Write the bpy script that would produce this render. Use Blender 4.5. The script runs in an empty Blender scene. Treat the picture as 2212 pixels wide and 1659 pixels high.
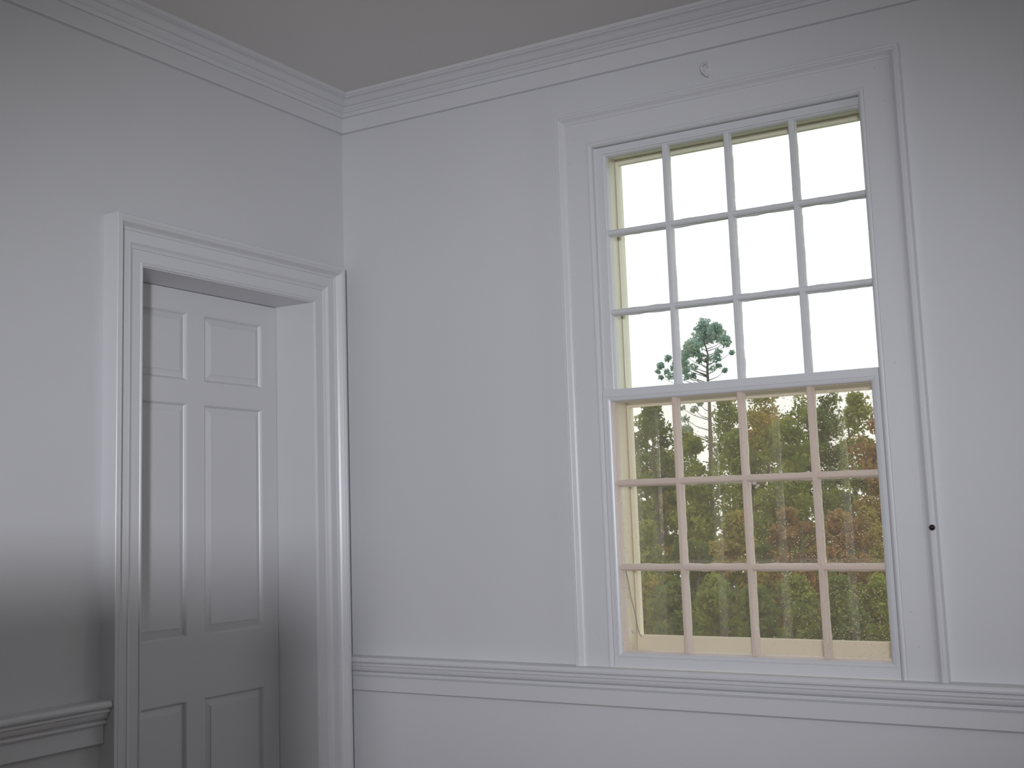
import bpy, bmesh, math, random
from mathutils import Vector, Matrix, noise
import numpy as np

scene = bpy.context.scene
C = scene.collection

# ------------------------------------------------------------------ camera
F_PX, YAW, PITCH, ROLL = 2688.66, 0.570243, 0.136697, -0.026831
CAM = Vector((3.10323, -4.12264, 1.35))
PX, PY = -160.03, 82.08
fwd = Vector((-math.sin(YAW) * math.cos(PITCH), math.cos(YAW) * math.cos(PITCH), math.sin(PITCH)))
rgt = Vector((math.cos(YAW), math.sin(YAW), 0))
upv = rgt.cross(fwd)
r2 = rgt * math.cos(ROLL) + upv * math.sin(ROLL)
u2 = -rgt * math.sin(ROLL) + upv * math.cos(ROLL)
cd = bpy.data.cameras.new('camera')
cam = bpy.data.objects.new('camera', cd)
C.objects.link(cam)
m = Matrix((r2, u2, -fwd)).transposed().to_4x4()
m.translation = CAM
cam.matrix_world = m
cd.sensor_width = 36
cd.lens = F_PX / 2212 * 36
cd.shift_x = -PX / 2212
cd.shift_y = -PY / 2212
cd.clip_end = 500
cd.clip_start = 0.05
scene.camera = cam

# ------------------------------------------------------------------ colour management, sky
vs = scene.view_settings
vs.view_transform = 'Standard'
vs.look = 'None'
vs.gamma = 1
vs.use_curve_mapping = False
vs.exposure = 0.0
scene.cycles.transparent_max_bounces = 32
world = bpy.data.worlds.new('overcast_sky')
scene.world = world
world.use_nodes = True
bg = world.node_tree.nodes['Background']
bg.inputs[0].default_value = (0.95, 0.98, 1.0, 1)
bg.inputs[1].default_value = 1.58

# added daylight fill at the assumed windows behind and beside the camera
def added_window_light(name, loc, target, sx, sz, power, color, spread=180):
    ld = bpy.data.lights.new(name, 'AREA')
    ld.shape = 'RECTANGLE'
    ld.size = sx
    ld.size_y = sz
    ld.energy = power
    ld.color = color
    ld.spread = math.radians(spread)
    o = bpy.data.objects.new(name, ld)
    C.objects.link(o)
    o.location = loc
    o.rotation_euler = (Vector(target) - Vector(loc)).to_track_quat('-Z', 'Y').to_euler()
    return o

ROOM_X, ROOM_Y, CEIL = 5.4, -5.8, 3.121
DAY = (0.93, 0.935, 1.0)
BACK_WIN = [(1.0, 2.0), (3.3, 4.3)]      # x ranges of the assumed openings in the back wall
SIDE_WIN = [(-1.9, -0.9)]  # y ranges of the assumed openings in the right-hand wall
WZ0, WZ1 = 0.82, 2.70
FILL = 0.10
for i, (a, b) in enumerate(BACK_WIN):
    added_window_light('added_daylight_back', ((a + b) / 2, ROOM_Y - 0.25, (WZ0 + WZ1) / 2), ((a + b) / 2, 0, 1.5),
                 b - a, WZ1 - WZ0, (10, 10)[i] * FILL, DAY)
for i, (a, b) in enumerate(SIDE_WIN):
    added_window_light('added_daylight_side', (ROOM_X + 0.25, (a + b) / 2, (WZ0 + WZ1) / 2), (0, (a + b) / 2, 1.5),
                 b - a, WZ1 - WZ0, 75 * FILL, DAY)
# added stand-in for an assumed camera flash, behind the camera: wide soft beam, wider than high
FLASH_SPOT = Vector((3.60, -5.35, 1.62))  # placed so the added cabinet shades the lower left
ld = bpy.data.lights.new('added_flash_spot', 'SPOT')
ld.energy = 650
ld.color = (0.905, 0.915, 1.0)
ld.spot_size = math.radians(60)
ld.spot_blend = 1.0
ld.shadow_soft_size = 0.12
flash_spot = bpy.data.objects.new('added_flash_spot', ld)
C.objects.link(flash_spot)
flash_spot.matrix_world = Matrix.Translation(FLASH_SPOT) @ (Vector((0.60, 0, 1.53)) - FLASH_SPOT).to_track_quat('-Z', 'Y').to_matrix().to_4x4() @ Matrix.Diagonal((1.0, 0.71, 1, 1))

# ------------------------------------------------------------------ materials
def new_mat(name):
    mt = bpy.data.materials.new(name)
    mt.use_nodes = True
    nt = mt.node_tree
    return mt, nt, nt.nodes['Principled BSDF']

def N(nt, t, **kw):
    n = nt.nodes.new(t)
    for k, v in kw.items():
        setattr(n, k, v)
    return n

def paint(name, col, rough, bump=0.02, scale=60.0, var=0.03):
    mt, nt, p = new_mat(name)
    tc = N(nt, 'ShaderNodeTexCoord')
    n1 = N(nt, 'ShaderNodeTexNoise')
    n1.inputs['Scale'].default_value = scale
    n1.inputs['Detail'].default_value = 4
    nt.links.new(tc.outputs['Object'], n1.inputs['Vector'])
    n2 = N(nt, 'ShaderNodeTexNoise')
    n2.inputs['Scale'].default_value = 1.7
    n2.inputs['Detail'].default_value = 3
    nt.links.new(tc.outputs['Object'], n2.inputs['Vector'])
    mx = N(nt, 'ShaderNodeMix', data_type='RGBA')
    mx.inputs['A'].default_value = (*[c * (1 - var) for c in col], 1)
    mx.inputs['B'].default_value = (*[min(1, c * (1 + var)) for c in col], 1)
    nt.links.new(n2.outputs['Fac'], mx.inputs['Factor'])
    nt.links.new(mx.outputs['Result'], p.inputs['Base Color'])
    p.inputs['Roughness'].default_value = rough
    b = N(nt, 'ShaderNodeBump')
    b.inputs['Strength'].default_value = bump * 5
    b.inputs['Distance'].default_value = 0.001
    nt.links.new(n1.outputs['Fac'], b.inputs['Height'])
    nt.links.new(b.outputs['Normal'], p.inputs['Normal'])
    return mt

M_wall = paint('matte_wall_paint', (0.62, 0.62, 0.63), 0.75, 0.03, 220)
M_trim = paint('semigloss_trim_paint', (0.64, 0.64, 0.65), 0.32, 0.03, 35)
M_ceil = paint('ceiling_paint', (0.68, 0.66, 0.635), 0.9, 0.03, 150)
M_cream = paint('cream_exterior_paint', (0.86, 0.82, 0.68), 0.5, 0.05, 60)
M_warm = paint('warm_sash_paint', (0.72, 0.675, 0.665), 0.45, 0.05, 60)
M_hook = paint('painted_over_hook', (0.62, 0.60, 0.59), 0.4, 0.05, 200)
M_nail = paint('filled_nail_hole', (0.58, 0.57, 0.56), 0.5, 0.05, 200)
M_cord = paint('grey_cord', (0.30, 0.30, 0.30), 0.6, 0.05, 200)
M_brick = paint('brick', (0.35, 0.14, 0.10), 0.85, 0.1, 20)
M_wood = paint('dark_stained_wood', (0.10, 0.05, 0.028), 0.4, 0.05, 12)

mt, nt, p = new_mat('wide_board_floor')
tc = N(nt, 'ShaderNodeTexCoord')
br = N(nt, 'ShaderNodeTexBrick')
br.inputs['Scale'].default_value = 1.0
br.inputs['Brick Width'].default_value = 2.6
br.inputs['Row Height'].default_value = 0.14
br.inputs['Mortar Size'].default_value = 0.002
br.inputs['Color1'].default_value = (0.13, 0.07, 0.04, 1)
br.inputs['Color2'].default_value = (0.10, 0.052, 0.03, 1)
br.inputs['Mortar'].default_value = (0.02, 0.012, 0.008, 1)
nt.links.new(tc.outputs['Object'], br.inputs['Vector'])
nt.links.new(br.outputs['Color'], p.inputs['Base Color'])
p.inputs['Roughness'].default_value = 0.4
M_floor = mt

def thin_glass(name, tint=(1, 1, 1), base=0.045, haze=0.0, haze_col=(1, 1, 1), specks=False, rough=0.0):
    mt, nt, p = new_mat(name)
    nt.nodes.remove(p)
    out = nt.nodes['Material Output']
    tr = N(nt, 'ShaderNodeBsdfTransparent')
    tr.inputs[0].default_value = (*tint, 1)
    gl = N(nt, 'ShaderNodeBsdfGlossy')
    gl.inputs['Roughness'].default_value = rough
    lw = N(nt, 'ShaderNodeLayerWeight')
    lw.inputs['Blend'].default_value = 0.5
    pw = N(nt, 'ShaderNodeMath', operation='POWER')
    nt.links.new(lw.outputs['Facing'], pw.inputs[0])
    pw.inputs[1].default_value = 5
    ml = N(nt, 'ShaderNodeMath', operation='MULTIPLY_ADD')
    nt.links.new(pw.outputs[0], ml.inputs[0])
    ml.inputs[1].default_value = 0.9
    ml.inputs[2].default_value = base
    mx = N(nt, 'ShaderNodeMixShader')
    nt.links.new(ml.outputs[0], mx.inputs[0])
    nt.links.new(tr.outputs[0], mx.inputs[1])
    nt.links.new(gl.outputs[0], mx.inputs[2])
    last = mx.outputs[0]
    if haze > 0:
        df = N(nt, 'ShaderNodeBsdfDiffuse')
        df.inputs[0].default_value = (*haze_col, 1)
        tl = N(nt, 'ShaderNodeBsdfTranslucent')
        tl.inputs[0].default_value = (*haze_col, 1)
        ad = N(nt, 'ShaderNodeMixShader')
        ad.inputs[0].default_value = 0.35
        nt.links.new(df.outputs[0], ad.inputs[1])
        nt.links.new(tl.outputs[0], ad.inputs[2])
        m2 = N(nt, 'ShaderNodeMixShader')
        m2.inputs[0].default_value = haze
        nt.links.new(last, m2.inputs[1])
        nt.links.new(ad.outputs[0], m2.inputs[2])
        last = m2.outputs[0]
    if specks:
        tc = N(nt, 'ShaderNodeTexCoord')
        vo = N(nt, 'ShaderNodeTexVoronoi')
        vo.inputs['Scale'].default_value = 190
        fl = N(nt, 'ShaderNodeVectorMath', operation='MULTIPLY')
        fl.inputs[1].default_value = (1, 0, 1)
        nt.links.new(tc.outputs['Object'], fl.inputs[0])
        nt.links.new(fl.outputs[0], vo.inputs['Vector'])
        # each cell has its own dust grain size; many cells have none
        sep = N(nt, 'ShaderNodeSeparateColor')
        nt.links.new(vo.outputs['Color'], sep.inputs[0])
        nz = N(nt, 'ShaderNodeTexNoise')
        nz.inputs['Scale'].default_value = 4.5
        nz.inputs['Detail'].default_value = 3
        nt.links.new(tc.outputs['Object'], nz.inputs['Vector'])
        # dusty patches: lower half and along the right-hand edge
        sx = N(nt, 'ShaderNodeSeparateXYZ')
        nt.links.new(tc.outputs['Object'], sx.inputs[0])
        rx = N(nt, 'ShaderNodeMapRange')
        rx.inputs['From Min'].default_value = 1.55
        rx.inputs['From Max'].default_value = 2.1
        rx.inputs['To Min'].default_value = -0.10
        rx.inputs['To Max'].default_value = 0.12
        nt.links.new(sx.outputs[0], rx.inputs[0])
        ad1 = N(nt, 'ShaderNodeMath', operation='ADD')
        nt.links.new(nz.outputs['Fac'], ad1.inputs[0])
        nt.links.new(rx.outputs[0], ad1.inputs[1])
        thr = N(nt, 'ShaderNodeMapRange')
        thr.inputs['From Min'].default_value = 0.42
        thr.inputs['From Max'].default_value = 0.68
        thr.inputs['To Min'].default_value = 0.02
        thr.inputs['To Max'].default_value = 0.62
        nt.links.new(ad1.outputs[0], thr.inputs[0])
        lt = N(nt, 'ShaderNodeMath', operation='LESS_THAN')
        nt.links.new(sep.outputs[0], lt.inputs[0])
        nt.links.new(thr.outputs[0], lt.inputs[1])
        sz = N(nt, 'ShaderNodeMath', operation='MULTIPLY_ADD')
        nt.links.new(sep.outputs[1], sz.inputs[0])
        sz.inputs[1].default_value = 0.17
        sz.inputs[2].default_value = 0.15
        lt2 = N(nt, 'ShaderNodeMath', operation='LESS_THAN')
        nt.links.new(vo.outputs['Distance'], lt2.inputs[0])
        nt.links.new(sz.outputs[0], lt2.inputs[1])
        fac = N(nt, 'ShaderNodeMath', operation='MULTIPLY')
        nt.links.new(lt.outputs[0], fac.inputs[0])
        nt.links.new(lt2.outputs[0], fac.inputs[1])
        f2 = N(nt, 'ShaderNodeMath', operation='MULTIPLY')
        nt.links.new(fac.outputs[0], f2.inputs[0])
        f2.inputs[1].default_value = 0.8
        cr = N(nt, 'ShaderNodeMix', data_type='RGBA')
        cr.inputs['A'].default_value = (1.0, 0.92, 0.74, 1)
        cr.inputs['B'].default_value = (1.0, 0.76, 0.42, 1)
        nt.links.new(sep.outputs[2], cr.inputs['Factor'])
        dd = N(nt, 'ShaderNodeBsdfDiffuse')
        nt.links.new(cr.outputs['Result'], dd.inputs[0])
        tt = N(nt, 'ShaderNodeBsdfTranslucent')
        nt.links.new(cr.outputs['Result'], tt.inputs[0])
        m3 = N(nt, 'ShaderNodeMixShader')
        m3.inputs[0].default_value = 0.3
        # every grain is a tiny tilted flake that catches the light in its own direction
        sb3 = N(nt, 'ShaderNodeVectorMath', operation='SUBTRACT')
        nt.links.new(vo.outputs['Color'], sb3.inputs[0])
        sb3.inputs[1].default_value = (0.5, 0.5, 0.5)
        sc3 = N(nt, 'ShaderNodeVectorMath', operation='SCALE')
        nt.links.new(sb3.outputs[0], sc3.inputs[0])
        sc3.inputs['Scale'].default_value = 0.8
        gm = N(nt, 'ShaderNodeNewGeometry')
        ad3 = N(nt, 'ShaderNodeVectorMath', operation='ADD')
        nt.links.new(sc3.outputs[0], ad3.inputs[0])
        nt.links.new(gm.outputs['Normal'], ad3.inputs[1])
        nm3 = N(nt, 'ShaderNodeVectorMath', operation='NORMALIZE')
        nt.links.new(ad3.outputs[0], nm3.inputs[0])
        gg = N(nt, 'ShaderNodeBsdfGlossy')
        gg.inputs['Roughness'].default_value = 0.22
        nt.links.new(nm3.outputs[0], gg.inputs['Normal'])
        nt.links.new(cr.outputs['Result'], gg.inputs[0])
        dt = N(nt, 'ShaderNodeMixShader')
        dt.inputs[0].default_value = 0.5
        nt.links.new(dd.outputs[0], dt.inputs[1])
        nt.links.new(tt.outputs[0], dt.inputs[2])
        nt.links.new(dt.outputs[0], m3.inputs[1])
        nt.links.new(gg.outputs[0], m3.inputs[2])
        m4 = N(nt, 'ShaderNodeMixShader')
        nt.links.new(f2.outputs[0], m4.inputs[0])
        nt.links.new(last, m4.inputs[1])
        nt.links.new(m3.outputs[0], m4.inputs[2])
        last = m4.outputs[0]
    nt.links.new(last, out.inputs['Surface'])
    return mt

M_glass = thin_glass('window_glass', (0.985, 0.99, 0.985), 0.02)
M_storm = thin_glass('storm_glass', (0.97, 0.98, 0.97), 0.09)
M_acryl = thin_glass('dusty_acrylic', (0.985, 0.955, 0.93), 0.012, 0.065, (0.92, 0.80, 0.64), True, 0.08)

def leaf_mat(name, c1, c2, c3, scale=0.8):
    mt, nt, p = new_mat(name)
    nt.nodes.remove(p)
    out = nt.nodes['Material Output']
    geo = N(nt, 'ShaderNodeTexCoord')
    n1 = N(nt, 'ShaderNodeTexNoise')
    n1.inputs['Scale'].default_value = scale
    n1.inputs['Detail'].default_value = 6
    n1.inputs['Roughness'].default_value = 0.7
    nt.links.new(geo.outputs['Object'], n1.inputs['Vector'])
    cr = N(nt, 'ShaderNodeValToRGB')
    e = cr.color_ramp.elements
    e[0].position = 0.36
    e[0].color = (*c1, 1)
    e[1].position = 0.64
    e[1].color = (*c3, 1)
    mid = e.new(0.5)
    mid.color = (*c2, 1)
    nt.links.new(n1.outputs['Fac'], cr.inputs[0])
    d = N(nt, 'ShaderNodeBsdfDiffuse')
    t = N(nt, 'ShaderNodeBsdfTranslucent')
    nt.links.new(cr.outputs[0], d.inputs[0])
    nt.links.new(cr.outputs[0], t.inputs[0])
    mx = N(nt, 'ShaderNodeMixShader')
    mx.inputs[0].default_value = 0.4
    nt.links.new(d.outputs[0], mx.inputs[1])
    nt.links.new(t.outputs[0], mx.inputs[2])
    nt.links.new(mx.outputs[0], out.inputs[0])
    return mt

M_leafg = leaf_mat('olive_green_leaves', (0.13, 0.19, 0.05), (0.25, 0.31, 0.07), (0.38, 0.40, 0.10))
M_leafy = leaf_mat('yellowing_leaves', (0.18, 0.21, 0.06), (0.34, 0.33, 0.08), (0.46, 0.31, 0.09))
M_leafr = leaf_mat('russet_leaves', (0.18, 0.20, 0.06), (0.36, 0.20, 0.10), (0.38, 0.34, 0.09))
M_leafd = leaf_mat('dark_green_leaves', (0.08, 0.13, 0.05), (0.16, 0.22, 0.07), (0.27, 0.31, 0.09))
M_pine = leaf_mat('pine_needles', (0.26, 0.37, 0.31), (0.36, 0.48, 0.40), (0.48, 0.55, 0.42))
M_bark = paint('bark', (0.14, 0.11, 0.09), 0.9, 0.2, 8, 0.3)
M_grass = paint('rough_grass', (0.16, 0.19, 0.07), 0.95, 0.2, 3, 0.3)
mt, nt, p = new_mat('glossy_black_knob')
nz = N(nt, 'ShaderNodeTexNoise')
cr = N(nt, 'ShaderNodeValToRGB')
cr.color_ramp.elements[0].color = (0.006, 0.004, 0.005, 1)
cr.color_ramp.elements[1].color = (0.025, 0.012, 0.015, 1)
nt.links.new(nz.outputs['Fac'], cr.inputs[0])
nt.links.new(cr.outputs[0], p.inputs['Base Color'])
p.inputs['Roughness'].default_value = 0.12
M_black = mt

# ------------------------------------------------------------------ mesh helpers
def tag(o, label=None, cat=None, group=None, kind=None):
    if label: o['label'] = label
    if cat: o['category'] = cat
    if group: o['group'] = group
    if kind: o['kind'] = kind
    return o

def empty(name, loc=(0, 0, 0)):
    o = bpy.data.objects.new(name, None)
    o.location = loc
    o.empty_display_size = 0.1
    C.objects.link(o)
    return o

def link(name, bm, mat, parent=None, smooth=False, bevel=0.0):
    bmesh.ops.recalc_face_normals(bm, faces=bm.faces[:])
    me = bpy.data.meshes.new(name)
    bm.to_mesh(me)
    bm.free()
    me.materials.append(mat)
    if smooth:
        me.polygons.foreach_set('use_smooth', [True] * len(me.polygons))
    o = bpy.data.objects.new(name, me)
    C.objects.link(o)
    if parent:
        o.parent = parent
        o.location = -parent.location if parent.parent is None else (0, 0, 0)
    if bevel:
        md = o.modifiers.new('bevel', 'BEVEL')
        md.width = bevel
        md.segments = 2
        md.limit_method = 'ANGLE'
        md.angle_limit = math.radians(40)
    return o

def box(bm, x0, x1, y0, y1, z0, z1):
    v = [bm.verts.new((x, y, z)) for z in (z0, z1) for y in (y0, y1) for x in (x0, x1)]
    for f in ((0, 1, 3, 2), (4, 6, 7, 5), (0, 4, 5, 1), (2, 3, 7, 6), (0, 2, 6, 4), (1, 5, 7, 3)):
        bm.faces.new([v[i] for i in f])

def sweep(bm, path, prof, mp, closed=False):
    """Mitred sweep: path is a list of (a, b); prof a closed polygon of (s, d), s to the left of the path;
    mp maps (a, b, d) into the room."""
    n = len(path)
    rings = []
    for i, p in enumerate(path):
        p = Vector(p)
        dirs = []
        if closed or i > 0:
            dirs.append((p - Vector(path[i - 1])).normalized())
        if closed or i < n - 1:
            dirs.append((Vector(path[(i + 1) % n]) - p).normalized())
        ns = [Vector((-d.y, d.x)) for d in dirs]
        if len(ns) == 2:
            off = (ns[0] + ns[1]) / (1 + ns[0].dot(ns[1]))
        else:
            off = ns[0]
        rings.append([bm.verts.new(mp(p.x + off.x * s, p.y + off.y * s, d)) for s, d in prof])
    k = len(prof)
    for i in range(n if closed else n - 1):
        A, B = rings[i], rings[(i + 1) % n]
        for j in range(k):
            bm.faces.new((A[j], A[(j + 1) % k], B[(j + 1) % k], B[j]))
    if not closed:
        bm.faces.new(rings[0])
        bm.faces.new(rings[-1][::-1])

def tube(bm, pts, rad, seg=10):
    pts = [Vector(p) for p in pts]
    if not isinstance(rad, (list, tuple)):
        rad = [rad] * len(pts)
    rings = []
    ref = None
    for i, p in enumerate(pts):
        t = (pts[min(i + 1, len(pts) - 1)] - pts[max(i - 1, 0)]).normalized()
        if ref is None:
            ref = t.orthogonal().normalized()
        ref = (ref - t * ref.dot(t)).normalized()
        b = t.cross(ref)
        rings.append([bm.verts.new(p + (ref * math.cos(2 * math.pi * k / seg) + b * math.sin(2 * math.pi * k / seg)) * rad[i])
                      for k in range(seg)])
    for A, B in zip(rings, rings[1:]):
        for k in range(seg):
            bm.faces.new((A[k], A[(k + 1) % seg], B[(k + 1) % seg], B[k]))
    bm.faces.new(rings[0])
    bm.faces.new(rings[-1][::-1])

WALLN = lambda a, b, d: (a, -d, b)       # window wall: a = x, b = z, d out of the wall into the room
WALLW = lambda a, b, d: (d, a, b)        # door wall: a = y, b = z

# ------------------------------------------------------------------ the room shell
T = 0.32
TN = 0.226        # window wall
OX0, OX1, OZ0, OZ1 = 1.169, 2.149, 0.809, 2.702      # window opening
DY0, DY1, DZ = -1.1624, -0.2331, 2.2229              # door opening

def wall_grid(bm, a0, a1, b0, b1, holes, mp, depth):
    """wall slab with rectangular holes"""
    As = sorted({a0, a1, *[h[0] for h in holes], *[h[1] for h in holes]})
    Bs = sorted({b0, b1, *[h[2] for h in holes], *[h[3] for h in holes]})
    def solid(i, j):
        if i < 0 or j < 0 or i >= len(As) - 1 or j >= len(Bs) - 1:
            return False
        ca, cb = (As[i] + As[i + 1]) / 2, (Bs[j] + Bs[j + 1]) / 2
        return not any(h[0] < ca < h[1] and h[2] < cb < h[3] for h in holes)
    V = {}
    def v(i, j, k):
        if (i, j, k) not in V:
            V[(i, j, k)] = bm.verts.new(mp(As[i], Bs[j], -depth * k))
        return V[(i, j, k)]
    for i in range(len(As) - 1):
        for j in range(len(Bs) - 1):
            if not solid(i, j):
                continue
            bm.faces.new((v(i, j, 0), v(i + 1, j, 0), v(i + 1, j + 1, 0), v(i, j + 1, 0)))
            bm.faces.new((v(i, j, 1), v(i, j + 1, 1), v(i + 1, j + 1, 1), v(i + 1, j, 1)))
            for di, dj, e in ((-1, 0, ((i, j), (i, j + 1))), (1, 0, ((i + 1, j), (i + 1, j + 1))),
                              (0, -1, ((i, j), (i + 1, j))), (0, 1, ((i, j + 1), (i + 1, j + 1)))):
                if not solid(i + di, j + dj):
                    (p, q), (r, s) = e
                    bm.faces.new((v(p, q, 0), v(r, s, 0), v(r, s, 1), v(p, q, 1)))

bm = bmesh.new()
wall_grid(bm, -T, ROOM_X + T, 0, CEIL, [(OX0, OX1, OZ0, OZ1)], WALLN, TN)
tag(link('wall_north', bm, M_wall), 'greyish white plaster wall with the tall window', 'wall', kind='structure')
bm = bmesh.new()
wall_grid(bm, ROOM_Y, 0, 0, CEIL, [(DY0, DY1, 0, DZ)], WALLW, T)
tag(link('wall_west', bm, M_wall), 'greyish white plaster wall with the panelled door', 'wall', kind='structure')
bm = bmesh.new()
wall_grid(bm, -T, ROOM_X + T, 0, CEIL, [(a, b, WZ0, WZ1) for a, b in BACK_WIN], lambda a, b, d: (a, ROOM_Y + d, b), T)
tag(link('wall_south', bm, M_wall), 'plaster wall behind the camera', 'wall', kind='structure')
bm = bmesh.new()
wall_grid(bm, ROOM_Y, 0, 0, CEIL, [(a, b, WZ0, WZ1) for a, b in SIDE_WIN], lambda a, b, d: (ROOM_X - d, a, b), T)
tag(link('wall_east', bm, M_wall), 'plaster wall to the right of the camera', 'wall', kind='structure')
bm = bmesh.new()
box(bm, -T, ROOM_X + T, ROOM_Y - T, T, -0.2, 0.0)
tag(link('floor', bm, M_floor), 'dark wooden board floor', 'floor', kind='structure')
bm = bmesh.new()
box(bm, -T, ROOM_X + T, ROOM_Y - T, T, CEIL, CEIL + 0.2)
tag(link('ceiling', bm, M_ceil), 'plain warm grey plaster ceiling', 'ceiling', kind='structure')

# crown moulding: (distance out of wall, height)
crown = [(0, 2.977), (0.018, 2.977), (0.0195, 2.979), (0.0195, 3.0405), (0.018, 3.0415), (0.024, 3.043), (0.027, 3.047), (0.030, 3.053), (0.030, 3.057),
         (0.034, 3.059), (0.038, 3.062), (0.038, 3.066), (0.043, 3.070), (0.046, 3.073), (0.047, 3.077), (0.051, 3.078),
         (0.056, 3.080), (0.062, 3.085), (0.068, 3.092), (0.075, 3.098), (0.083, 3.101), (0.089, 3.102),
         (0.089, 3.107), (0.094, 3.109), (0.097, 3.113), (0.098, CEIL), (0, CEIL)]

def wall_run(name, prof, p0, p1, n, e0, e1, mat=M_trim):
    """straight run of a (d, z) profile between plan points; e = +1 mitre inside corner, 0 square end"""
    p0, p1, n = Vector((*p0, 0)), Vector((*p1, 0)), Vector((*n, 0))
    t = (p1 - p0).normalized()
    bm = bmesh.new()
    A = [bm.verts.new(p0 + n * d + t * d * e0 + Vector((0, 0, z))) for d, z in prof]
    B = [bm.verts.new(p1 + n * d - t * d * e1 + Vector((0, 0, z))) for d, z in prof]
    k = len(prof)
    for j in range(k):
        bm.faces.new((A[j], A[(j + 1) % k], B[(j + 1) % k], B[j]))
    bm.faces.new(A)
    bm.faces.new(B[::-1])
    return link(name, bm, mat)

tag(wall_run('trim_1', crown, (0, 0), (ROOM_X, 0), (0, -1), 1, 1), 'white crown moulding along the window wall', 'crown moulding', kind='structure')
tag(wall_run('trim_2', crown, (0, ROOM_Y), (0, 0), (1, 0), 1, 1), 'white crown moulding along the door wall', 'crown moulding', kind='structure')
tag(wall_run('trim_3', crown, (ROOM_X, ROOM_Y), (0, ROOM_Y), (0, 1), 1, 1), 'white crown moulding behind the camera', 'crown moulding', kind='structure')
tag(wall_run('trim_4', crown, (ROOM_X, 0), (ROOM_X, ROOM_Y), (-1, 0), 1, 1), 'white crown moulding on the right-hand wall', 'crown moulding', kind='structure')

# chair rail
chair = [(0, 0.812), (0.052, 0.8105), (0.058, 0.8085), (0.061, 0.804), (0.062, 0.798), (0.061, 0.792), (0.057, 0.788), (0.052, 0.7868),
         (0.047, 0.7868), (0.047, 0.7838), (0.0505, 0.7838), (0.052, 0.7805), (0.052, 0.777), (0.0495, 0.7735), (0.043, 0.7735), (0.043, 0.7705),
         (0.043, 0.766), (0.040, 0.758), (0.034, 0.7525), (0.0275, 0.7495), (0.0275, 0.7470), (0.0335, 0.7470), (0.0355, 0.7440),
         (0.0355, 0.7405), (0.0335, 0.7375), (0.027, 0.7370), (0.027, 0.7345), (0.0235, 0.7335), (0.022, 0.731), (0.022, 0.679), (0.017, 0.6755), (0.013, 0.6725), (0, 0.6725)]
tag(wall_run('trim_5', chair, (0, 0), (ROOM_X, 0), (0, -1), 0, 1), 'white chair rail running under the window', 'chair rail', kind='structure')
tag(wall_run('trim_6', chair, (0, ROOM_Y), (0, -1.3185), (1, 0), 1, 0), 'white chair rail ending at the left of the door', 'chair rail', kind='structure')
base = [(0, 0), (0.02, 0), (0.02, 0.15), (0.014, 0.165), (0.006, 0.18), (0, 0.18)]
tag(wall_run('baseboard_north', base, (0, 0), (ROOM_X, 0), (0, -1), 0, 1), 'white baseboard under the window', 'baseboard', kind='structure')
tag(wall_run('baseboard_west', base, (0, ROOM_Y), (0, -1.3185), (1, 0), 1, 0), 'white baseboard left of the door', 'baseboard', kind='structure')

# frames of the unseen, assumed windows behind the camera
def assumed_window(name, path, mp, label):
    r = empty(name)
    tag(r, label, 'window', kind='structure')
    bm = bmesh.new()
    (a0, b0), (a1, b1) = path
    sweep(bm, [(a0, b0), (a1, b0), (a1, b1), (a0, b1)], [(0.0, 0.0), (0.0, 0.02), (-0.10, 0.03), (-0.10, 0)], mp, True)
    link('window_casing', bm, M_trim, r)
    bm = bmesh.new()
    sweep(bm, [(a0, b0), (a1, b0), (a1, b1), (a0, b1)], [(0.045, -0.08), (0.045, -0.12), (0, -0.12), (0, -0.08)], mp, True)
    mid = (b0 + b1) / 2
    sweep(bm, [(a0, mid), (a1, mid)], [(-0.02, -0.08), (0.02, -0.08), (0.02, -0.12), (-0.02, -0.12)], mp)
    link('window_frame', bm, M_trim, r)
k = 2
for a, b in BACK_WIN:
    assumed_window('window_%d' % k, ((a, WZ0), (b, WZ1)), lambda a, b, d: (a, ROOM_Y + d, b), 'assumed tall window in the wall behind the camera')
    k += 1
for a, b in SIDE_WIN:
    assumed_window('window_%d' % k, ((a, WZ0), (b, WZ1)), lambda a, b, d: (ROOM_X - d, a, b), 'assumed tall window in the wall right of the camera')
    k += 1

# ------------------------------------------------------------------ the door
door = empty('door_1', (0, (DY0 + DY1) / 2, 0))
tag(door, 'white six-panel door set deep in a moulded casing', 'door', kind='structure')
cp = [(0, 0), (0, 0.020), (0.002, 0.0245), (0.006, 0.0265), (0.010, 0.0255), (0.0125, 0.0225), (0.014, 0.0235), (0.052, 0.0235), (0.0535, 0.027),
      (0.058, 0.0285), (0.063, 0.031), (0.068, 0.036), (0.071, 0.039), (0.076, 0.0395), (0.0765, 0.038), (0.108, 0.038), (0.109, 0.042), (0.112, 0.0425),
      (0.117, 0.045), (0.122, 0.052), (0.127, 0.061), (0.131, 0.0655), (0.136, 0.067), (0.1385, 0.0655), (0.1395, 0.067), (0.1525, 0.067), (0.1540, 0.0655), (0.154, 0)]
bm = bmesh.new()
sweep(bm, [(DY0, 0), (DY0, DZ), (DY1, DZ), (DY1, 0)], cp, WALLW)
link('door_casing', bm, M_trim, door)
DOORX = -0.1746
bm = bmesh.new()     # jamb lining
jd = T
sweep(bm, [(DY0, 0), (DY0, DZ), (DY1, DZ), (DY1, 0)], [(0, 0.020), (-0.003, 0.018), (-0.003, -jd), (0.0, -jd)], WALLW)
link('door_jamb', bm, M_trim, door)

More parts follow.
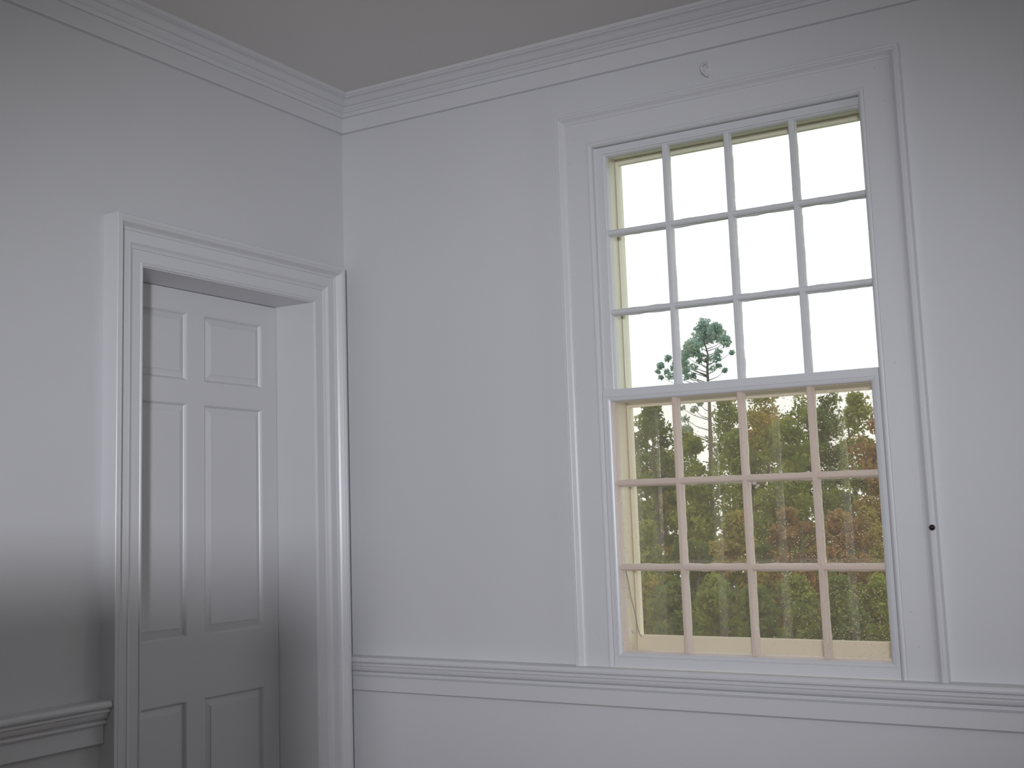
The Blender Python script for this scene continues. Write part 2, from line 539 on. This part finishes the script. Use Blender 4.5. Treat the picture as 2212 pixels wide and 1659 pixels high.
leaf = None
LY0, LY1, LZ1 = DY0 + 0.005, DY1 - 0.0055, DZ - 0.005
cols = [(-1.0775, -0.748), (-0.656, -0.3265)]
rows = [(0.22, 0.719), (0.944, 1.796), (1.879, 2.138)]
holes = [(c[0], c[1], r[0], r[1]) for c in cols for r in rows]
bm = bmesh.new()
wall_grid(bm, LY0, LY1, 0.008, LZ1, holes, lambda a, b, d: (DOORX + d, a, b), 0.042)
leaf = link('door_leaf', bm, M_trim, door)
for (a0, a1, b0, b1) in holes:
    bm = bmesh.new()
    mp = lambda a, b, d: (DOORX + d, a, b)
    rings = []
    for ins, d in ((0, -0.0005), (0.002, -0.0008), (0.005, -0.003), (0.008, -0.008), (0.010, -0.0105), (0.011, -0.0125), (0.034, -0.005), (0.0345, -0.0025), (0.036, -0.002)):
        rings.append([bm.verts.new(mp(a, b, d)) for a, b in
                      ((a0 + ins, b0 + ins), (a1 - ins, b0 + ins), (a1 - ins, b1 - ins), (a0 + ins, b1 - ins))])
    for A, B in zip(rings, rings[1:]):
        for j in range(4):
            bm.faces.new((A[j], A[(j + 1) % 4], B[(j + 1) % 4], B[j]))
    bm.faces.new(rings[-1])
    # closed back
    bk = [bm.verts.new(mp(a, b, -0.036)) for a, b in ((a0, b0), (a1, b0), (a1, b1), (a0, b1))]
    for j in range(4):
        bm.faces.new((bk[j], bk[(j + 1) % 4], rings[0][(j + 1) % 4], rings[0][j]))
    bm.faces.new(bk)
    o = link('raised_panel', bm, M_trim)
    o.parent = leaf

# ------------------------------------------------------------------ the window
win = empty('window_1', ((OX0 + OX1) / 2, 0, OZ0))
tag(win, 'tall white double-hung window with small panes, cream storm window outside', 'window', kind='structure')
bm = bmesh.new()
wp = [(0, -0.004), (0, 0.0165), (0.002, 0.0195), (0.006, 0.0225), (0.011, 0.0228), (0.015, 0.0212), (0.016, 0.0185), (0.0175, 0.020),
      (0.0985, 0.020), (0.0995, 0.0225), (0.104, 0.0235), (0.110, 0.027), (0.116, 0.033), (0.120, 0.037), (0.124, 0.0385), (0.127, 0.037), (0.128, 0.0385),
      (0.1365, 0.0385), (0.138, 0.0365), (0.139, 0.0)]
sweep(bm, [(OX0, 0.8112), (OX0, OZ1), (OX1, OZ1), (OX1, 0.8112)], wp, WALLN)
link('window_casing', bm, M_trim, win)
random.seed(4)
bm = bmesh.new()
sweep(bm, [(OX0, OZ0), (OX0, OZ1), (OX1, OZ1), (OX1, OZ0)], [(0, 0.0160), (-0.002, 0.0145), (-0.002, -0.078), (0, -0.078)], WALLN)
link('jamb_liner', bm, M_trim, win)
bm = bmesh.new()
sweep(bm, [(OX0, OZ0), (OX0, OZ1), (OX1, OZ1), (OX1, OZ0)], [(0, -0.0785), (-0.003, -0.0785), (-0.003, -TN - 0.002), (0.0, -TN - 0.002), (0.0, -TN - 0.001), (0.09, -TN - 0.001), (0.09, -TN - 0.025), (-0.003, -TN - 0.025), (-0.003, -TN - 0.002)][:2] + [(-0.003, -TN - 0.025), (0.09, -TN - 0.025), (0.09, -TN - 0.001), (0, -TN - 0.001)], WALLN)
link('exterior_frame', bm, M_cream, win)
bm = bmesh.new()      # sloping outside sill
vs_ = [(OX0, -0.02, 0.8085), (OX1, -0.02, 0.8085), (OX1, TN + 0.08, 0.775), (OX0, TN + 0.08, 0.775)]
top = [bm.verts.new((x, y, z + 0.004)) for x, y, z in vs_]
bot = [bm.verts.new((x, y, 0.74)) for x, y, z in vs_]
bm.faces.new(top)
bm.faces.new(bot[::-1])
for j in range(4):
    bm.faces.new((top[j], top[(j + 1) % 4], bot[(j + 1) % 4], bot[j]))
link('outside_sill', bm, M_cream, win)

def muntin(bm, horiz, c, a0, a1, y0, y1, seed, w=0.0128, wob=0.0012):
    """painted glazing bar, ragged paint line at the glass"""
    n = max(8, int((a1 - a0) / 0.012))
    rings = []
    yg = y1 - 0.012
    for i in range(n + 1):
        a = a0 + (a1 - a0) * i / n
        e = lambda k: noise.noise(Vector((a * 22, seed * 7.3 + k * 3.1, 0))) * wob * 2 + noise.noise(Vector((a * 90, seed * 3.3 + k, 5))) * wob
        wl, wr = w + e(1), w + e(2)
        sec = [(-wl, y1), (-wl, yg), (-w * 0.86, yg - 0.002), (-w * 0.80, y0 + 0.010), (-w * 0.62, y0 + 0.005), (-w * 0.40, y0 + 0.003),
               (-w * 0.38, y0), (w * 0.38, y0), (w * 0.40, y0 + 0.003), (w * 0.62, y0 + 0.005), (w * 0.80, y0 + 0.010), (w * 0.86, yg - 0.002),
               (wr, yg), (wr, y1)]
        rings.append([bm.verts.new((a, y, c + s) if horiz else (c + s, y, a)) for s, y in sec])
    k = len(rings[0])
    for A, B in zip(rings, rings[1:]):
        for j in range(k):
            bm.faces.new((A[j], A[(j + 1) % k], B[(j + 1) % k], B[j]))
    bm.faces.new(rings[0])
    bm.faces.new(rings[-1][::-1])

def sash(name, gx0, gx1, gz0, gz1, y0, y1, cols, rows, mat, seed, ox=(OX0 + 0.002, OX1 - 0.002), oz=None):
    bm = bmesh.new()
    mp = lambda a, b, d: (a, y0 - d, b)
    D = y1 - y0
    # frame: one mitred ring, outer edge following the opening
    inner = [(0, -D), (0, -0.020), (0.002, -0.012), (0.006, -0.0065), (0.010, -0.005), (0.0105, 0)]
    path = [(gx0, gz0), (gx0, gz1), (gx1, gz1), (gx1, gz0)]
    sg = [(-1, -1), (-1, 1), (1, 1), (1, -1)]
    rings = [[bm.verts.new(mp(p[0] + s[0] * o, p[1] + s[1] * o, d)) for p, s in zip(path, sg)] for o, d in inner]
    outer = [(ox[0], oz[0]), (ox[0], oz[1]), (ox[1], oz[1]), (ox[1], oz[0])]
    for d in (0, -D):
        rings.append([bm.verts.new(mp(a, b, d)) for a, b in outer])
    for i in range(len(rings)):
        A, B = rings[i], rings[(i + 1) % len(rings)]
        for j in range(4):
            bm.faces.new((A[j], A[(j + 1) % 4], B[(j + 1) % 4], B[j]))
    for i, c in enumerate(cols):
        muntin(bm, False, c, gz0 - 0.004, gz1 + 0.004, y0 + 0.001, y1 - 0.001, seed + i)
    for i, c in enumerate(rows):
        muntin(bm, True, c, gx0 - 0.004, gx1 + 0.004, y0 + 0.0005, y1 - 0.0015, seed + 10 + i)
    s = link(name, bm, mat, win)
    bm = bmesh.new()
    box(bm, gx0 - 0.004, gx1 + 0.004, y1 - 0.011, y1 - 0.008, gz0 - 0.004, gz1 + 0.004)
    g = link('glass_panes', bm, M_glass)
    g.parent = s
    return s

up = sash('upper_sash', 1.2145, 2.140, 1.790, 2.662, 0.0060, 0.0410, (1.4466, 1.6790, 1.9100), (2.3725, 2.0755), M_trim, 1, oz=(1.7525, OZ1 - 0.0035))
lo = sash('lower_sash', 1.2075, 2.116, 0.868, 1.7440, 0.0035, 0.0385, (1.4350, 1.6735, 1.9120), (1.4530, 1.1550), M_warm, 30, oz=(OZ0 + 0.004, 1.7515))

# little blobs of paint on the lower sash bars
bm = bmesh.new()
for x, z, r in ((1.795, 1.4695, 0.007), (1.702, 1.436, 0.008), (1.714, 1.428, 0.006), (1.708, 1.4215, 0.005), (1.231, 0.93, 0.007)):
    bmesh.ops.create_icosphere(bm, subdivisions=2, radius=r, matrix=Matrix.Translation((x, 0.0255, z)) @ Matrix.Diagonal((1, 0.35, 0.8, 1)))
o = link('paint_blobs', bm, M_trim, smooth=True)
o.parent = lo

# interior panel: narrow frame with a dusty acrylic sheet, fixed over the lower sash
pf = bmesh.new()
PX0, PX1, PZ0, PZ1 = OX0 + 0.003, OX1 - 0.0035, 0.8115, 1.7907
GX0, GX1, GZ0, GZ1 = 1.2015, 2.1185, 0.862, 1.7475
path = [(GX0, GZ0), (GX0, GZ1), (GX1, GZ1), (GX1, GZ0)]
sg = [(-1, -1), (-1, 1), (1, 1), (1, -1)]
rings = []
for o_, y in ((0, 0.0028), (0, -0.004), (0.003, -0.008), (0.008, -0.0105), (0.0125, -0.0115), (0.0135, -0.0095), (0.0150, -0.0095), (0.016, -0.013)):
    rings.append([pf.verts.new((p[0] + s[0] * o_, y, p[1] + s[1] * o_)) for p, s in zip(path, sg)])
for y in (-0.013, 0.0028):
    rings.append([pf.verts.new((a, y, b)) for a, b in ((PX0, PZ0), (PX0, PZ1), (PX1, PZ1), (PX1, PZ0))])
for i in range(len(rings)):
    A, B = rings[i], rings[(i + 1) % len(rings)]
    for j in range(4):
        pf.faces.new((A[j], A[(j + 1) % 4], B[(j + 1) % 4], B[j]))
panel = link('interior_panel', pf, M_trim, win)
bm = bmesh.new()
box(bm, GX0 - 0.006, GX1 + 0.006, -0.0035, -0.0005, GZ0 - 0.006, GZ1 + 0.006)
o = link('acrylic_sheet', bm, M_acryl)
o.parent = panel
tag(o, 'dusty bronze-tinted clear sheet')

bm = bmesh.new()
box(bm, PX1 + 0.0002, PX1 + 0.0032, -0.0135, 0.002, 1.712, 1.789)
o = link('shadow_gap_strip', bm, M_wood)  # dark brown strip painting in the shade of the gap beside the panel
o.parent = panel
# storm window
sb = bmesh.new()
SX0, SX1, SZ0, SZ1 = OX0 + 0.0035, OX1 - 0.0035, 0.80, OZ1 - 0.004
def sbar(x0, x1, z0, z1, y0=0.192, y1=0.222):
    box(sb, x0, x1, y0, y1, z0, z1)
sx0, sx1 = 1.179, 2.139
sbar(SX0, sx0, SZ0, SZ1); sbar(sx1, SX1, SZ0, SZ1)
sbar(sx0, sx1, 2.681, SZ1); sbar(sx0, sx1, SZ0, 0.8995, 0.194, 0.222); sbar(sx0, sx1, 1.743, 1.792, 0.188, 0.222)
# thin raised lips round each glazed opening
for z0, z1 in ((0.8995, 1.743), (1.792, 2.681)):
    sweep(sb, [(sx0, z0), (sx1, z0), (sx1, z1), (sx0, z1)], [(0.005, -0.200), (0.005, -0.186), (-0.004, -0.186), (-0.004, -0.200)], WALLN, True)
storm = link('storm_window', sb, M_cream, win)
bm = bmesh.new()
box(bm, sx0 - 0.002, sx1 + 0.002, 0.205, 0.208, 0.897, 1.753)
box(bm, sx0 - 0.002, sx1 + 0.002, 0.205, 0.208, 1.790, 2.678)
o = link('storm_glass', bm, M_storm)
o.parent = storm
bm = bmesh.new()
cpts = []
ctrl = [(1.1735, 0.110, 1.150), (1.176, 0.125, 1.10), (1.1765, 0.140, 1.045), (1.180, 0.155, 1.00), (1.1815, 0.168, 0.955), (1.183, 0.176, 0.925), (1.187, 0.180, 0.908), (1.193, 0.181, 0.899)]
for i in range(len(ctrl) - 1):
    for s in range(4):
        t = s / 4
        p0 = Vector(ctrl[max(i - 1, 0)]); p1 = Vector(ctrl[i]); p2 = Vector(ctrl[i + 1]); p3 = Vector(ctrl[min(i + 2, len(ctrl) - 1)])
        cpts.append(0.5 * ((2 * p1) + (p2 - p0) * t + (2 * p0 - 5 * p1 + 4 * p2 - p3) * t * t + (3 * p1 - p0 - 3 * p2 + p3) * t ** 3))
cpts.append(Vector(ctrl[-1]))
tube(bm, cpts, 0.0021, 8)
o = link('release_cord', bm, M_cord, smooth=True)
o.parent = storm

# filled nail holes in the casing
def nail(x, z, r=0.0028, d=0.0205):
    bm = bmesh.new()
    bmesh.ops.create_uvsphere(bm, u_segments=12, v_segments=6, radius=r, matrix=Matrix.Translation((x, -d + 0.0003, z)) @ Matrix.Diagonal((1, 0.35, 1, 1)))
    link('nail_hole', bm, M_nail, win, smooth=True)
for x, z in ((1.105, 2.775), (1.104, 2.745), (2.207, 2.775), (2.213, 2.742), (2.23, 2.66), (2.20, 1.80), (1.10, 1.79), (2.205, 0.915), (1.12, 0.905), (1.082, 2.655), (2.19, 1.02)):
    nail(x, z)
nail(1.046, 2.645, 0.002, 0.0385); nail(2.270, 2.592, 0.003, 0.0385)

# ------------------------------------------------------------------ small things on the wall
hk = bmesh.new()
HX = 1.624
pts, rad = [], []
for i in range(15):
    a = math.radians(205 - i * 205 / 14)
    # C-shaped hook hanging off its plate, opening to the right
    pts.append((HX + 0.006 + 0.012 * math.cos(math.radians(100) + i * math.radians(190) / 14), -0.006 - 0.020 * math.sin(math.pi * i / 14),
                2.903 + 0.025 * math.sin(math.radians(100) + i * math.radians(160) / 14)))
    rad.append(0.0045 + 0.0015 * math.sin(math.pi * i / 14))
tube(hk, pts, rad, 12)
hook = link('wall_hook', hk, M_hook, smooth=True)
tag(hook, 'small painted-over curved hook on the wall above the window casing', 'hook')
bm = bmesh.new()
tube(bm, [(HX + 0.003, 0.0, 2.930), (HX + 0.003, -0.007, 2.930)], [0.010, 0.008], 16)
tube(bm, [(HX + 0.010, 0.0, 2.915), (HX + 0.010, -0.012, 2.913)], [0.0035, 0.003], 10)
o = link('hook_plate', bm, M_hook)
o.parent = hook

kb = bmesh.new()
KX, KZ = 2.279, 1.2785
prof = [(0.0, 0.004), (0.004, 0.004), (0.008, 0.0035), (0.010, 0.0055), (0.013, 0.0082), (0.017, 0.0092), (0.021, 0.0088), (0.0245, 0.0062), (0.0262, 0.003), (0.0267, 0.0)]
rings = []
for d, r in prof:
    rings.append([kb.verts.new((KX + max(r, 1e-4) * math.cos(2 * math.pi * k / 24), -0.036 - d, KZ + max(r, 1e-4) * math.sin(2 * math.pi * k / 24))) for k in range(24)])
for A, B in zip(rings, rings[1:]):
    for k in range(24):
        kb.faces.new((A[k], A[(k + 1) % 24], B[(k + 1) % 24], B[k]))
kb.faces.new(rings[0]); kb.faces.new(rings[-1][::-1])
knob = link('round_knob', kb, M_black, smooth=True)
tag(knob, 'tiny glossy black round knob on the right edge of the window casing', 'knob')

# ------------------------------------------------------------------ outdoors
GROUND = [(-60, 0.32, -0.7), (60, 0.32, -0.7)]
bm = bmesh.new()
ys = [0.26, 6, 15, 26, 38, 60, 120]
zs = [-0.7, -1.2, -2.6, -4.6, -6.0, -6.6, -6.6]
rows_ = [[bm.verts.new((x, y, z)) for x in (-140, -40, -10, 40, 140)] for y, z in zip(ys, zs)]
for A, B in zip(rows_, rows_[1:]):
    for j in range(4):
        bm.faces.new((A[j], A[j + 1], B[j + 1], B[j]))
lawn = link('ground', bm, M_grass)
tag(lawn, 'grassy ground falling away to the woods', 'ground', kind='structure')
def ground_z(y):
    return float(np.interp(y, ys, zs))

rng = np.random.default_rng(7)

def leaf_mesh(centers, radii, n_per, size, flat=0.8):
    """leaf quads scattered through ellipsoid clumps"""
    C_, S_ = [], []
    for (c, r), n in zip(zip(centers, radii), n_per):
        u = rng.normal(size=(n, 3))
        u /= np.linalg.norm(u, axis=1)[:, None]
        rr = rng.random(n) ** 0.45
        C_.append(np.array(c) + u * rr[:, None] * np.array(r))
    P = np.concatenate(C_)
    n = len(P)
    a = rng.normal(size=(n, 3)); a /= np.linalg.norm(a, axis=1)[:, None]
    b = rng.normal(size=(n, 3)); b -= (b * a).sum(1)[:, None] * a; b /= np.linalg.norm(b, axis=1)[:, None]
    s = size * (0.6 + 0.8 * rng.random(n))[:, None]
    V = np.stack([P - a * s, P + b * s * 0.45, P + a * s, P - b * s * 0.45], axis=1).reshape(-1, 3)
    return V, n

def quads_to_mesh(name, V, n, mat):
    me = bpy.data.meshes.new(name)
    me.vertices.add(n * 4)
    me.vertices.foreach_set('co', V.astype(np.float32).ravel())
    me.loops.add(n * 4)
    me.loops.foreach_set('vertex_index', np.arange(n * 4, dtype=np.int32))
    me.polygons.add(n)
    me.polygons.foreach_set('loop_start', np.arange(0, n * 4, 4, dtype=np.int32))
    me.polygons.foreach_set('loop_total', np.full(n, 4, dtype=np.int32))
    me.update(calc_edges=True)
    me.materials.append(mat)
    return me

def branchy(bm, h, r0, lean, nb, spread, start=0.35, rnd=None):
    tips = []
    pts = [Vector((lean[0] * t * t + 0.10 * noise.noise(Vector((t * 3, rnd.random(), 1))), lean[1] * t * t, h * t)) for t in [i / 10 for i in range(11)]]
    tube(bm, pts, [r0 * (1 - 0.85 * i / 10) for i in range(11)], 8)
    for i in range(nb):
        t = start + (0.97 - start) * (i + rnd.random() * 0.6) / nb
        k = int(t * 10)
        p = pts[k].lerp(pts[min(k + 1, 10)], t * 10 - k)
        ang = rnd.random() * 2 * math.pi
        L = spread * (1.15 - t) * (0.7 + 0.6 * rnd.random()) + 0.3
        d = Vector((math.cos(ang), math.sin(ang), 0.35 + 0.5 * rnd.random()))
        q = [p + d * L * s + Vector((0, 0, 0.1 * L * s * s)) for s in (0, 0.35, 0.7, 1)]
        tube(bm, q, [r0 * 0.35 * (1 - t * 0.6) * (1 - 0.75 * s) for s in (0, 0.35, 0.7, 1)], 5)
        tips.append(q[-1]); tips.append(q[2])
    return tips

def make_tree(kind, h, w, seed, mat, leaves, size, crown_from=0.15):
    rnd = random.Random(seed)
    bm = bmesh.new()
    tips = branchy(bm, h * 0.93, 0.10 + h * 0.007, (rnd.uniform(-.5, .5), rnd.uniform(-.5, .5)), 16, w * 0.36, max(0.25, crown_from), rnd)
    cs, rs, ns = [], [], []
    for t in tips:
        cs.append(tuple(t)); r = w * rnd.uniform(0.10, 0.20)
        rs.append((r, r, r * 0.75)); ns.append(1)
    for i in range(46):
        z = crown_from + (1 - crown_from) * rnd.random() ** 0.8
        f = (math.sin(math.pi * min(1, (z - crown_from) / (1 - crown_from) * 0.80 + 0.18)) ** 0.8)
        a = rnd.random() * 2 * math.pi
        d = w * 0.5 * f * math.sqrt(rnd.random())
        r = w * rnd.uniform(0.09, 0.19)
        cs.append((d * math.cos(a), d * math.sin(a), z * h - r * 0.4)); rs.append((r, r, r * 0.8)); ns.append(2)
    tot = sum(ns)
    V, n = leaf_mesh(cs, rs, [max(1, leaves * k // tot) for k in ns], size)
    return bm, V, n

def build_tree(name, x, y, h, w, seed, mat, label, group, leaves=9000, size=0.075, crown_from=0.15, cat='tree'):
    z = ground_z(y)
    bm, V, n = make_tree('b', h, w, seed, mat, leaves, size, crown_from)
    t = empty(name, (x, y, z))
    tag(t, label, cat, group)
    me = bpy.data.meshes.new('trunk')
    bm.to_mesh(me); bm.free(); me.materials.append(M_bark)
    o = bpy.data.objects.new('trunk', me); C.objects.link(o); o.parent = t
    me2 = quads_to_mesh('foliage', V, n, mat)
    o = bpy.data.objects.new('foliage', me2); C.objects.link(o); o.parent = t
    return t

def at(u, v, D):
    """point on the plane y = D seen at photo pixel (u, v)"""
    d = fwd + r2 * ((u - 1106 - PX) / F_PX) + u2 * ((829.5 - PY - v) / F_PX)
    return CAM + d * ((D - CAM.y) / d.y)

# the tall thin pine standing above the woods
def pine():
    D = 41.0
    top = at(1522, 690, D)
    base = at(1545, 1250, D)
    gz = ground_z(D)
    x0 = base.x
    h = top.z - gz
    t = empty('tall_pine', (x0, D, gz))
    tag(t, 'tall slender blue-green pine rising above the woods', 'tree')
    rnd = random.Random(11)
    bm = bmesh.new()
    P = lambda u, v, dy=0: at(u, v, D + dy) - Vector((x0, D, gz))
    trunk = [Vector((0, 0, 0)), P(1541, 1250), P(1539, 1100), P(1535, 960), P(1532, 860), P(1528, 800), P(1529, 765), P(1520, 735), P(1521, 700)]
    tube(bm, trunk, [0.16, 0.11, 0.095, 0.08, 0.06, 0.048, 0.036, 0.022, 0.010], 8)
    cs, rs, ns = [], [], []
    clumps = [  # u, v, radius px, weight
        (1522, 697, 9, 2), (1519, 710, 13, 4), (1514, 725, 14, 4), (1546, 707, 9, 3), (1540, 716, 14, 5), (1552, 724, 12, 4), (1562, 733, 8, 2), (1571, 735, 7, 2),
        (1530, 730, 14, 4), (1507, 740, 11, 3), (1498, 748, 14, 5), (1489, 748, 9, 3), (1501, 762, 9, 2), (1493, 757, 12, 4), (1477, 766, 9, 2), (1473, 777, 9, 2),
        (1479, 786, 9, 2), (1443, 774, 6, 2), (1427, 790, 6, 2), (1440, 802, 5, 1), (1446, 812, 7, 1), (1498, 793, 6, 1), (1480, 802, 7, 2), (1484, 813, 6, 1),
        (1546, 773, 8, 2), (1552, 761, 6, 1), (1568, 745, 5, 1), (1581, 761, 4, 1), (1566, 800, 4, 1), (1537, 795, 7, 1), (1511, 779, 5, 1), (1515, 769, 5, 1), (1552, 790, 5, 1),
        (1528, 778, 6, 1), (1421, 803, 4, 1), (1428, 815, 4, 1), (1497, 812, 5, 1), (1455, 795, 5, 1), (1460, 784, 6, 1),
        (1470, 880, 7, 1), (1480, 905, 7, 1), (1500, 885, 6, 1), (1484, 925, 8, 1), (1512, 872, 5, 1)]
    for u, v, r, w in clumps:
        dy = rnd.uniform(-1.0, 1.0)
        c = P(u, v, dy)
        s = D * r / F_PX * 1.15
        cs.append(tuple(c)); rs.append((s * 1.5, s * 1.7, s * 1.35)); ns.append(64 * w)
        # limb from the trunk to the clump
        vv = min(v + 12 + abs(u - 1530) * 0.28, 1000)
        k = min(range(1, len(trunk)), key=lambda i: abs(trunk[i].z - P(1530, vv).z))
        a = trunk[k].copy()
        zt = P(1530, vv).z
        for i in range(1, len(trunk) - 1):
            if trunk[i].z <= zt <= trunk[i + 1].z:
                a = trunk[i].lerp(trunk[i + 1], (zt - trunk[i].z) / (trunk[i + 1].z - trunk[i].z))
        mid = a.lerp(c, 0.55) + Vector((0, 0, -0.08))
        tube(bm, [a, mid, c], [0.020, 0.012, 0.005], 5)
    me = bpy.data.meshes.new('trunk'); bm.to_mesh(me); bm.free(); me.materials.append(M_bark)
    o = bpy.data.objects.new('trunk', me); C.objects.link(o); o.parent = t
    V, n = leaf_mesh(cs, rs, ns, 0.066)
    o = bpy.data.objects.new('foliage', quads_to_mesh('foliage', V, n, M_pine)); C.objects.link(o); o.parent = t
pine()

# woods: (pixel u of the crown, pixel v of its top, distance, crown width m, material, label)
LG = 'bushy olive green tree at the edge of the woods'
woods = [
    # near row
    (1325, 905, 29, 2.3, M_leafg, 'bushy olive green tree behind the left column of lower panes'),
    (1410, 868, 35.2, 2.3, M_leafd, 'dark green tree reaching the middle bar left of the tall pine'),
    (1440, 980, 39.4, 2.6, M_leafy, 'low yellow-green tree left of the tall pine'),
    (1500, 948, 31, 2.2, M_leafg, 'round olive tree just left of the tall pine trunk'),
    (1590, 925, 35.2, 2.4, M_leafg, 'olive green tree just right of the tall pine trunk'),
    (1640, 880, 39.4, 2.4, M_leafy, 'yellowing tree behind the middle lower panes'),
    (1695, 905, 31, 2.4, M_leafg, 'broad olive tree behind the third column of lower panes'),
    (1760, 880, 35.2, 2.4, M_leafd, 'dark green tree behind the third upright bar'),
    (1845, 850, 39.4, 2.6, M_leafg, 'tall green tree behind the right column of lower panes'),
    (1910, 880, 31, 2.2, M_leafr, 'russet tree at the right edge of the window'),
    (1700, 1085, 27.4, 1.6, M_leafr, 'low red-leaved tree in the middle of the woods'),
    (1800, 1090, 24.2, 1.6, M_leafr, 'low red-leaved tree right of the middle of the woods'),
    (1870, 1100, 27.4, 1.6, M_leafy, 'low orange-yellow tree at lower right of the window'),
    (1590, 1110, 24.2, 1.6, M_leafy, 'low yellow-brown tree below the tall pine'),
    (1390, 1120, 24.2, 1.6, M_leafg, 'low green tree at lower left of the window'),
    (1490, 1150, 27.4, 1.9, M_leafd, 'low dark green tree at lower left, beside the yellow-brown one'),
    # far row
    (1380, 880, 44, 3.8, M_leafd, 'far dark green tree at the left of the skyline'),
    (1472, 918, 48.5, 3.4, M_leafg, 'far olive tree behind the gap left of the tall pine'),
    (1570, 850, 53, 3.2, M_leafg, 'far thin-topped tree right of the tall pine'),
    (1640, 835, 44, 3.2, M_leafy, 'far yellowing tree whose tip shows above the middle bar'),
    (1725, 850, 48.5, 3.2, M_leafg, 'far green tree behind the third column of panes'),
    (1795, 845, 53, 3.2, M_leafd, 'far dark tree left of the right column of panes'),
    (1930, 830, 44, 3.4, M_leafr, 'far russet tree beyond the right edge of the window'),
]
for i, (u, v, D, w, mt_, lab) in enumerate(woods):
    tp = at(u, v, D)
    h = tp.z - ground_z(D)
    far = D > 40
    build_tree('broadleaf_tree', tp.x, D, h, w, 100 + i, mt_, lab, 'trees at the edge of the woods',
               leaves=11000 if not far else 9000, size=0.075 if not far else 0.09, crown_from=0.10)
# understorey
for i, (u, v, D, w, mt_, lab) in enumerate([
    (1370, 1230, 21.2, 1.4, M_leafy, 'brownish bush at the bottom left of the window'),
    (1450, 1260, 19.0, 1.22, M_leafd, 'dark green bush at the bottom, second from the left'),
    (1540, 1240, 21.2, 1.4, M_leafg, 'green bush at the bottom below the tall pine'),
    (1630, 1260, 19.0, 1.22, M_leafd, 'dark bush at the bottom middle of the window'),
    (1720, 1245, 21.2, 1.4, M_leafg, 'olive bush at the bottom with a little red behind it'),
    (1810, 1250, 19.0, 1.22, M_leafd, 'dark green bush at the bottom right'),
    (1900, 1245, 21.2, 1.4, M_leafg, 'green bush at the far bottom right corner of the window')]):
    tp = at(u, v, D)
    build_tree('woodland_bush', tp.x, D, tp.z - ground_z(D), w, 300 + i, mt_, lab, 'bushes along the edge of the woods',
               leaves=6500, size=0.06, crown_from=0.03, cat='bush')

# ------------------------------------------------------------------ unseen cabinet, added to cast the shadow at lower left
cab = empty('shadow_blocker_cabinet', (2.3, -4.2, 0))
tag(cab, 'unseen chest-high dark cabinet added beside the camera to cast the lower-left shadow', 'cabinet')
CH = 1.452
bm = bmesh.new()
box(bm, 2.14, 2.47, -4.74, -3.72, 0.08, CH - 0.03)
box(bm, 2.17, 2.44, -4.70, -3.75, 0.0, 0.08)
link('body', bm, M_wood, cab, bevel=0.004)
bm = bmesh.new()
box(bm, 2.12, 2.50, -4.76, -3.70, CH - 0.03, CH)
link('top', bm, M_wood, cab, bevel=0.006)
for y0, y1, hy in ((-4.72, -4.235, -4.29), (-4.225, -3.74, -4.17)):
    bm = bmesh.new()
    box(bm, 2.47, 2.492, y0, y1, 0.11, CH - 0.06)
    d = link('door', bm, M_wood, cab, bevel=0.003)
    bm = bmesh.new()
    tube(bm, [(2.492, hy, 0.8), (2.505, hy, 0.8), (2.518, hy, 0.8)], [0.006, 0.008, 0.014], 14)
    k_ = link('handle', bm, M_black, smooth=True)
    k_.parent = d
